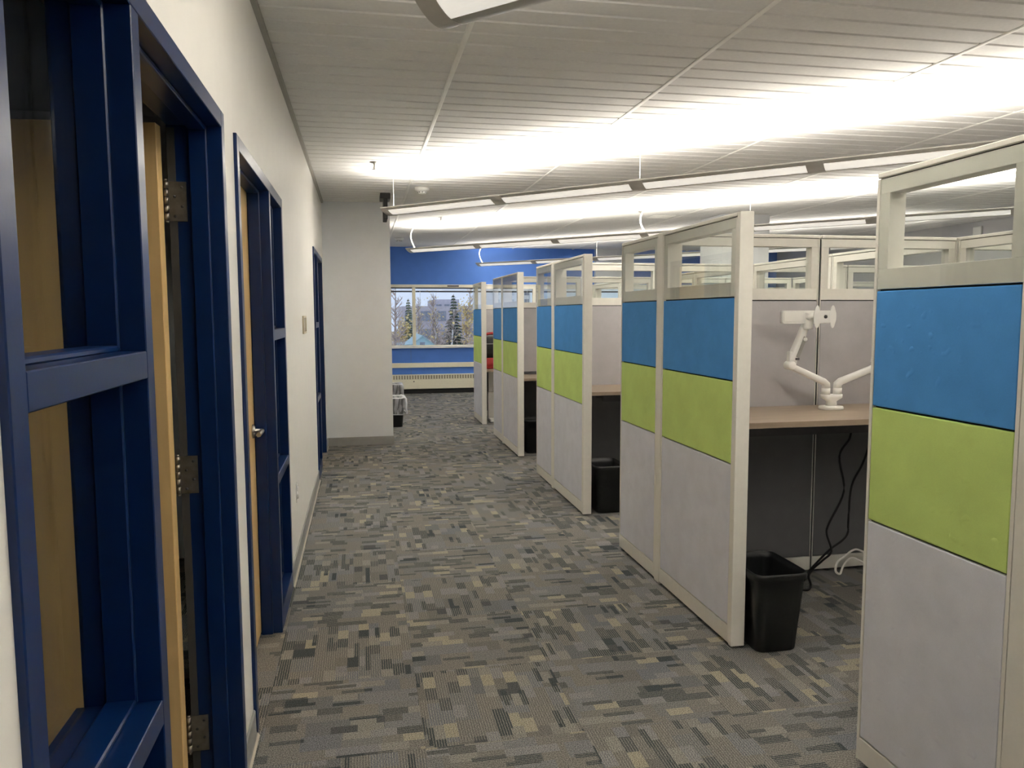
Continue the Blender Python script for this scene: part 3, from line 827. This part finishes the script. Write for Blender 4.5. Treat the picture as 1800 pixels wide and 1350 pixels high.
def link(pts, w0, w1, d, name, parent, mat=M_white):
    """rounded-rect bar through pts, width w in the x-z plane, depth d in y"""
    b = MB(); loops = []
    V = [Vector(p) for p in pts]
    for i, p in enumerate(V):
        t = (V[min(i+1, len(V)-1)]-V[max(i-1, 0)]).normalized()
        n = Vector((-t.z, 0, t.x)); wd = w0+(w1-w0)*i/(len(V)-1)
        lp = []
        for k in range(12):
            a = 2*math.pi*k/12
            cx, cy = math.copysign(abs(math.cos(a))**.5, math.cos(a)), math.copysign(abs(math.sin(a))**.5, math.sin(a))
            q = p+n*(cx*wd/2); lp.append((q.x, q.y+cy*d/2, q.z))
        loops.append(lp)
    return b.loft(loops).obj(name, mat, parent)
# left side
la = link([(-.036, 0, .121), (-.036, 0, .142), (-.055, 0, .158), (-.15, .0, .2), (-.235, 0, .237), (-.252, 0, .252), (-.253, 0, .285)], .040, .032, .042, 'lower_arm', ma)
MB().lathe([(.020, -.03), (.024, -.026), (.024, .026), (.020, .03)], (-.262, 0, .252), 16, 'y').obj('elbow_joint', M_white, la)
ua = link([(-.252, -.0, .262), (-.247, 0, .285), (-.232, 0, .33), (-.200, 0, .405), (-.182, 0, .452), (-.172, 0, .478)], .046, .036, .05, 'upper_arm', ma)
MB().loft([[(x, -.0255-dy, z) for x, z in ((-.240, .300), (-.222, .292), (-.178, .404), (-.196, .412))] for dy in (0, .002)], smooth=False).obj('channel', M_whiteinner, ua)
MB().lathe([(.011, -.034), (.011, -.0255)], (-.190, 0, .395), 12, 'y').obj('adjuster', M_white, ua)
MB().box(-.245, -.222, -.032, -.026, .282, .294, .001).obj('spring_end', M_dsteel, ua)
MB().box(-.272, -.258, -.02, .02, .262, .33, .004).obj('side_cheek', M_white, ua)
hd = MB().loft([[(p[0]-.185, -.02+dy, p[1]+.517) for p in [(q[0], q[1]) for q in rrect(0, 0, .148*k, .036*k, .012, 0)]] for dy, k in ((.014, .97), (.01, 1), (-.01, 1), (-.014, .97))]).obj('head_bar', M_white, ma)
MB().box(-.325, -.215, -.0375, -.0345, .492, .542, .001).obj('bar_inset', M_tee, hd)
MB().lathe([(.026, -.05), (.028, -.04), (.028, .04)], (-.172, -.02, .5), 18, 'z').lathe([(.018, -.062), (.018, -.034)], (-.178, 0, .517), 16, 'y').obj('tilt_hub', M_white, hd)
# butterfly mounting plate
def lobe(cx):
    return [(cx+.0205*math.cos(a)*(1 if abs(math.sin(a)) < .5 else .85), .062*math.sin(a)) for a in [2*math.pi*k/20 for k in range(20)]]
vp = MB()
for cx in (-.047, .047):
    vp.prism([(p[0]-.112, p[1]+.519) for p in lobe(cx)], 'y', -.088, -.084)
vp.prism([(p[0]-.112, p[1]+.519) for p in ((-.05, -.032), (.05, -.032), (.042, 0), (.05, .032), (-.05, .032), (-.042, 0))], 'y', -.0875, -.0842)
vpo = vp.obj('mounting_plate', M_white, ma)
MB().lathe([(.016, -.084), (.02, -.06), (.02, -.034)], (-.112, 0, .517), 16, 'y').obj('tilt_stub', M_white, vpo)
MB().lathe([(.0095, -.0925), (.0095, -.0881)], (-.110, 0, .519), 14, 'y').obj('bolt', M_dsteel, vpo)
# right side, mostly hidden behind the nearest panel
ra = link([(.036, 0, .121), (.036, 0, .142), (.055, 0, .157), (.15, .0, .19), (.255, 0, .228), (.272, 0, .243), (.273, 0, .275)], .040, .032, .042, 'lower_arm', ma)
link([(.273, -.0, .26), (.276, 0, .30), (.30, 0, .36), (.34, 0, .42), (.38, 0, .45)], .046, .036, .05, 'upper_arm', ma)
h2 = MB().loft([[(p[0]+.43, -.02+dy, p[1]+.48) for p in [(q[0], q[1]) for q in rrect(0, 0, .148*k, .036*k, .012, 0)]] for dy, k in ((.014, .97), (.01, 1), (-.01, 1), (-.014, .97))]).obj('head_bar', M_white, ma)

# ================================================================== CORDS
def spline(pts, n=6):
    V = [Vector(p) for p in pts]; out = []
    for i in range(len(V)-1):
        p0, p1, p2, p3 = V[max(i-1, 0)], V[i], V[i+1], V[min(i+2, len(V)-1)]
        for k in range(n):
            t = k/n
            out.append(.5*((2*p1)+(-p0+p2)*t+(2*p0-5*p1+4*p2-p3)*t*t+(-p0+3*p1-3*p2+p3)*t**3))
    out.append(V[-1]); return out
c1 = [(3.187, 3.93, .93), (3.193, 3.95, .835), (3.15, 3.98, .724), (3.201, 4.0, .511), (3.11, 4.0, .32), (3.099, 4.0, .257), (3.133, 4.0, .152), (3.10, 4.03, .09), (3.05, 4.055, .03), (2.99, 4.0, .009), (2.92, 3.87, .008), (2.85, 3.80, .008), (2.80, 3.86, .008), (2.86, 3.94, .008)]
c2 = [(3.34, 3.93, .93), (3.30, 3.96, .703), (3.252, 4.0, .54), (3.238, 4.0, .336), (3.237, 4.0, .257), (3.2, 4.0, .211), (3.133, 4.012, .16), (3.07, 4.04, .078), (3.02, 4.05, .02), (2.96, 3.98, .010), (2.90, 3.92, .012)]
MB().tube(spline(c1), .0062, 8).obj('power_cord', M_blackmat, label='black cord hanging in an S from the nearest desk to the floor', category='cord', group='cords under the nearest desk')
MB().tube(spline(c2), .0062, 8).obj('power_cord', M_blackmat, label='straighter black cord under the nearest desk, right of the S-shaped one', category='cord', group='cords under the nearest desk')
c3 = [(3.42, 4.0, .012), (3.36, 4.01, .06), (3.29, 4.03, .09), (3.23, 4.02, .05), (3.195, 4.0, .010), (3.165, 4.0, .03), (3.19, 4.02, .075), (3.24, 4.03, .10), (3.29, 4.03, .135), (3.33, 4.02, .14), (3.42, 4.0, .09), (3.5, 4.0, .012)]
MB().tube(spline(c3), .0065, 8).obj('extension_cord', M_cord, label='white cord looped on the floor at the foot of the nearest divider', category='cord')

# ================================================================== ITEMS in the last cubicle
bg_ = thing('carry_bag', 'tall red and black bag standing on the last desk', 'bag', (2.315, 11.17, .766))
MB().loft([rrect(0, 0, hx, hy, .05, z) for z, hx, hy in ((.0, .13, .10), (.01, .14, .11), (.16, .14, .11))]).obj('lower_pocket', M_red, bg_)
MB().loft([rrect(0, 0, hx, hy, .05, z) for z, hx, hy in ((.16, .135, .105), (.30, .13, .10), (.44, .12, .09), (.47, .10, .075))]).obj('body', M_black, bg_)
MB().tube(spline([(-.10, 0, .465), (-.09, 0, .50), (0, 0, .515), (.09, 0, .50), (.10, 0, .465)]), .02, 8).obj('top_band', M_red, bg_)
MB().box(-.125, .125, -.111, -.104, .36, .37).obj('zip', M_metal, bg_)
cb_ = thing('cardboard_box', 'brown cardboard box on the floor under the last desk', 'box', (2.47, 11.25, .002))
MB().box(-.13, .13, -.1, .1, 0, .34, .003).obj('carton', M_card, cb_)
MB().box(-.02, .02, -.101, .101, .3, .3412, 0).obj('tape', M_almond, cb_)

# ================================================================== OUTSIDE
M_snow = noise_mat('leaf litter ground', (.50, .42, .34), .9, 1.5, .3)
M_spruce = noise_mat('spruce needles', (.13, .165, .12), .9, 6, .5)
M_spruce2 = noise_mat('grey green spruce needles', (.26, .30, .20), .9, 6, .4)
M_bark = noise_mat('grey bark', (.42, .36, .32), .9, 12, .3)
M_birch = noise_mat('white birch bark', (.86, .84, .80), .8, 9, .15)
M_twig = noise_mat('brown twigs', (.56, .46, .42), .9, 12, .3)
M_yel = noise_mat('yellow autumn leaves', (.76, .60, .27), .9, 5, .3)
M_brush = noise_mat('brown autumn brush', (.60, .48, .40), .9, 4, .3)
M_teal = noise_mat('pale blue siding', (.56, .80, .88), .7, 12, .04)
M_roof = noise_mat('blue grey roof', (.40, .56, .60), .7, 12, .1)
M_block = noise_mat('grey purple facade', (.60, .57, .63), .8, 3, .08)
M_tower = noise_mat('white tower facade', (.86, .87, .90), .7, 3, .05)
M_pane = noise_mat('dark far window', (.30, .33, .40), .3, 6, .2)
GZ = -4.2
MB().box(-60, 140, YF+8, 260, GZ-.5, GZ).obj('ground', M_snow, kind='structure', label='brown leaf strewn ground far below the window', category='ground')
def spruce(label, x, y, h, rad, mat, seed):
    rn = random.Random(seed)
    r = thing('spruce_tree', label, 'tree', (x, y, GZ), 0, 'spruces outside the window')
    MB().tube([(0, 0, 0), (0, 0, h*.98)], .15, 7, rs=[.16, .02]).obj('trunk', M_bark, r)
    b = MB(); nl = 34
    for i in range(nl):
        t = i/nl; z = h*(.10+.89*t); rr = rad*(1-t)**.8*(.8+.4*rn.random())+.06
        n = max(5, int(13*(1-t)+4))
        for k in range(n):
            a = 2*math.pi*(k+rn.random())/n; q = rr*(.75+.45*rn.random())
            d = Vector((math.cos(a), math.sin(a), 0)); s = Vector((-d.y, d.x, 0))
            w_ = .16+q*.16; dz = -.28*q
            p0 = Vector((0, 0, z)); p1 = d*q*.55+Vector((0, 0, z+dz*.4)); p2 = d*q+Vector((0, 0, z+dz+.05*q))
            for sg_ in (1, -1):
                b.quad([p0, p1+s*w_*sg_+Vector((0, 0, -.10)), p2, p1+Vector((0, 0, .06))])
    b.obj('foliage', mat, r)
def bare(label, x, y, h, lean, mat, leaf, nleaf, seed, group='bare trees outside the window'):
    rn = random.Random(seed)
    r = thing('birch_tree' if mat is M_birch else 'bare_tree', label, 'tree', (x, y, GZ), 0, group)
    tr = MB(); tr.tube([(0, 0, 0), (lean*.4, 0, h*.4), (lean*.7, 0, h*.7), (lean, 0, h)], .1, 6, rs=[.10, .075, .05, .015]); tr.obj('trunk', mat, r)
    br = MB(); tips = []
    for k in range(60):
        t = .22+.74*rn.random(); base = Vector((lean*t, 0, h*t)); a = rn.random()*6.28; ln = h*.15*(1.15-t)*(.6+.8*rn.random())+.25
        d = Vector((math.cos(a)*.7, math.sin(a)*.7, .75)).normalized(); mid = base+d*ln*.5; tip = base+d*ln+Vector((0, 0, .1*ln))
        br.tube([base, mid, tip], .02, 4, rs=[.028, .018, .006]); tips += [mid, tip]
        for q in range(4):
            a2 = rn.random()*6.28; d2 = Vector((math.cos(a2), math.sin(a2), .7)).normalized(); s0 = base+d*ln*(.3+.6*rn.random())
            e = s0+d2*ln*.45; br.tube([s0, e], .008, 3, rs=[.013, .005]); tips.append(e)
    br.obj('branches', M_twig if mat is not M_birch else M_bark, r, kind='stuff')
    if nleaf:
        lf = MB()
        for k in range(nleaf):
            p = rn.choice(tips)+Vector((rn.gauss(0, .25), rn.gauss(0, .25), rn.gauss(0, .25))); s_ = .05+.05*rn.random()
            u_ = Vector((rn.gauss(0, 1), rn.gauss(0, 1), rn.gauss(0, 1))).normalized(); v_ = u_.orthogonal().normalized()
            lf.quad([p-u_*s_, p+v_*s_, p+u_*s_, p-v_*s_])
        lf.obj('leaves', leaf, r, kind='stuff')
def bush(label, x, y, wd, h, mat, seed):
    rn = random.Random(seed)
    r = thing('shrub', label, 'shrub', (x, y, GZ), 0, 'autumn shrubs outside the window')
    st = MB()
    for k in range(26):
        a = rn.random()*6.28; q = rn.random()**.5*wd
        st.tube([(q*.5*math.cos(a), q*.5*math.sin(a), 0), (q*math.cos(a), q*math.sin(a), h*(.6+.4*rn.random()))], .02, 4, rs=[.025, .008])
    st.obj('stems', M_twig, r, kind='stuff')
    lf = MB()
    for k in range(700):
        a = rn.random()*6.28; q = rn.random()**.5*wd; z = h*rn.random()**.7*(1-.3*q/wd); s_ = .06+.09*rn.random()
        p = Vector((q*math.cos(a), q*math.sin(a), z)); u_ = Vector((rn.gauss(0, 1), rn.gauss(0, 1), rn.gauss(0, 1))).normalized(); v_ = u_.orthogonal().normalized()
        lf.quad([p-u_*s_, p+v_*s_*.6, p+u_*s_, p-v_*s_*.6])
    lf.obj('leaves', mat, r, kind='stuff')
spruce('tall dark spruce right of the window mullion outside', 6.50, 51, 7.25, 1.15, M_spruce, 1)
spruce('smaller grey green spruce left of the window mullion outside', 3.95, 58, 7.1, .95, M_spruce2, 2)
bare('bare brown tree at the left edge of the window view', 1.84, 35, 7.0, .15, M_bark, M_yel, 0, 3)
bare('white leaning birch in front of the tall spruce', 4.28, 36, 6.0, .45, M_birch, M_yel, 40, 4)
bare('thin birch behind the blue house gable', 5.14, 66, 6.3, -.05, M_birch, M_yel, 60, 5)
bare('birch nearest the middle of the pane', 6.10, 60, 6.0, .1, M_birch, M_yel, 60, 6)
bare('yellow leaved tree right of the tall spruce', 7.95, 56, 6.4, .1, M_bark, M_yel, 900, 7)
bare('yellow leaved tree in front of the smaller spruce', 3.05, 52, 5.2, .1, M_bark, M_yel, 700, 8)
bare('bare tree behind the yellow leaved one on the right', 10.1, 70, 8.6, .2, M_bark, M_yel, 60, 9)
bare('tall bare tree in the middle distance behind the birches', 7.2, 74, 7.8, .1, M_bark, M_yel, 100, 10)
bare('thin bare tree far behind the house roof', 6.4, 82, 7.6, .1, M_bark, M_yel, 40, 11)
for k, (x, y, wd, h, mt, lb) in enumerate([(2.2, 47, .8, 4.4, M_brush, 'brown shrub at the left end of the window view'), (4.35, 53, .9, 4.3, M_yel, 'ochre shrub behind the blue house'), (7.6, 67, 1.4, 5.0, M_brush, 'brown shrub in the middle of the window view'), (5.25, 41, .8, 4.3, M_yel, 'ochre shrub at the foot of the tall spruce'), (6.95, 46, .9, 4.9, M_brush, 'brown shrub right of the tall spruce'), (8.95, 50, 1.2, 4.8, M_brush, 'brown shrub seen past the cubicle glass'), (9.6, 80, 1.8, 5.6, M_brush, 'farther brown shrub behind the birches')]):
    bush(lb, x, y, wd, h, mt, 40+k)
def building(label, x0, x1, y0, y1, z1, mat, nx, nz, zlow, name='office_block'):
    r = thing(name, label, 'building', ((x0+x1)/2, y0, GZ))
    MB().box(x0-(x0+x1)/2, x1-(x0+x1)/2, 0, y1-y0, 0, z1-GZ).obj('wall', mat, r)
    dx = (x1-x0)/nx; dz = (z1-zlow)/nz
    for i in range(nx):
        for k in range(nz):
            cx = x0+dx*(i+.5)-(x0+x1)/2; cz = zlow+dz*(k+.45)-GZ
            MB().box(cx-dx*.32, cx+dx*.32, -.06, -.005, cz-dz*.27, cz+dz*.27).obj('window', M_pane, r)
building('low grey office block behind the trees', 5.2, 19.5, 90, 100, 2.55, M_block, 8, 2, -1.6)
building('taller grey office block behind the tall spruce', 10.0, 13.2, 101, 112, 3.55, M_block, 3, 2, -1.0)
building('white high rise seen through the far cubicle glass', 21.0, 27.0, 120, 130, 7.0, M_tower, 5, 6, -1, 'tower_block')
hs = thing('gabled_house', 'pale blue gabled house low in the window view', 'house', (3.86, 44, GZ))
g = .36-GZ; e = -.42-GZ
MB().prism([(-.62, 0), (.98, 0), (.98, e), (0, g-.05), (-.62, e+.25)], 'y', 0, 5).obj('wall', M_teal, hs)
MB().prism([(-.70, e+.18), (-.70, e+.25), (0, g+.03), (0, g-.05)], 'y', -.15, 5.1).prism([(1.08, e-.08), (1.08, e-.01), (0, g+.03), (0, g-.05)], 'y', -.15, 5.1).obj('roof', M_roof, hs)
MB().box(-.14, .14, -.04, -.005, e+.18, e+.42, .01).obj('window', M_pane, hs)
hs2 = thing('garden_shed', 'pale green roofed shed left of the blue house', 'shed', (2.65, 39, GZ))
MB().box(-.6, .55, 0, 3, 0, 3.9).obj('wall', M_teal, hs2)
MB().prism([(-.7, 3.9), (.65, 3.9), (.65, 4.0), (.2, 4.3), (-.3, 4.25)], 'y', -.2, 3.1).obj('roof', M_roof, hs2)
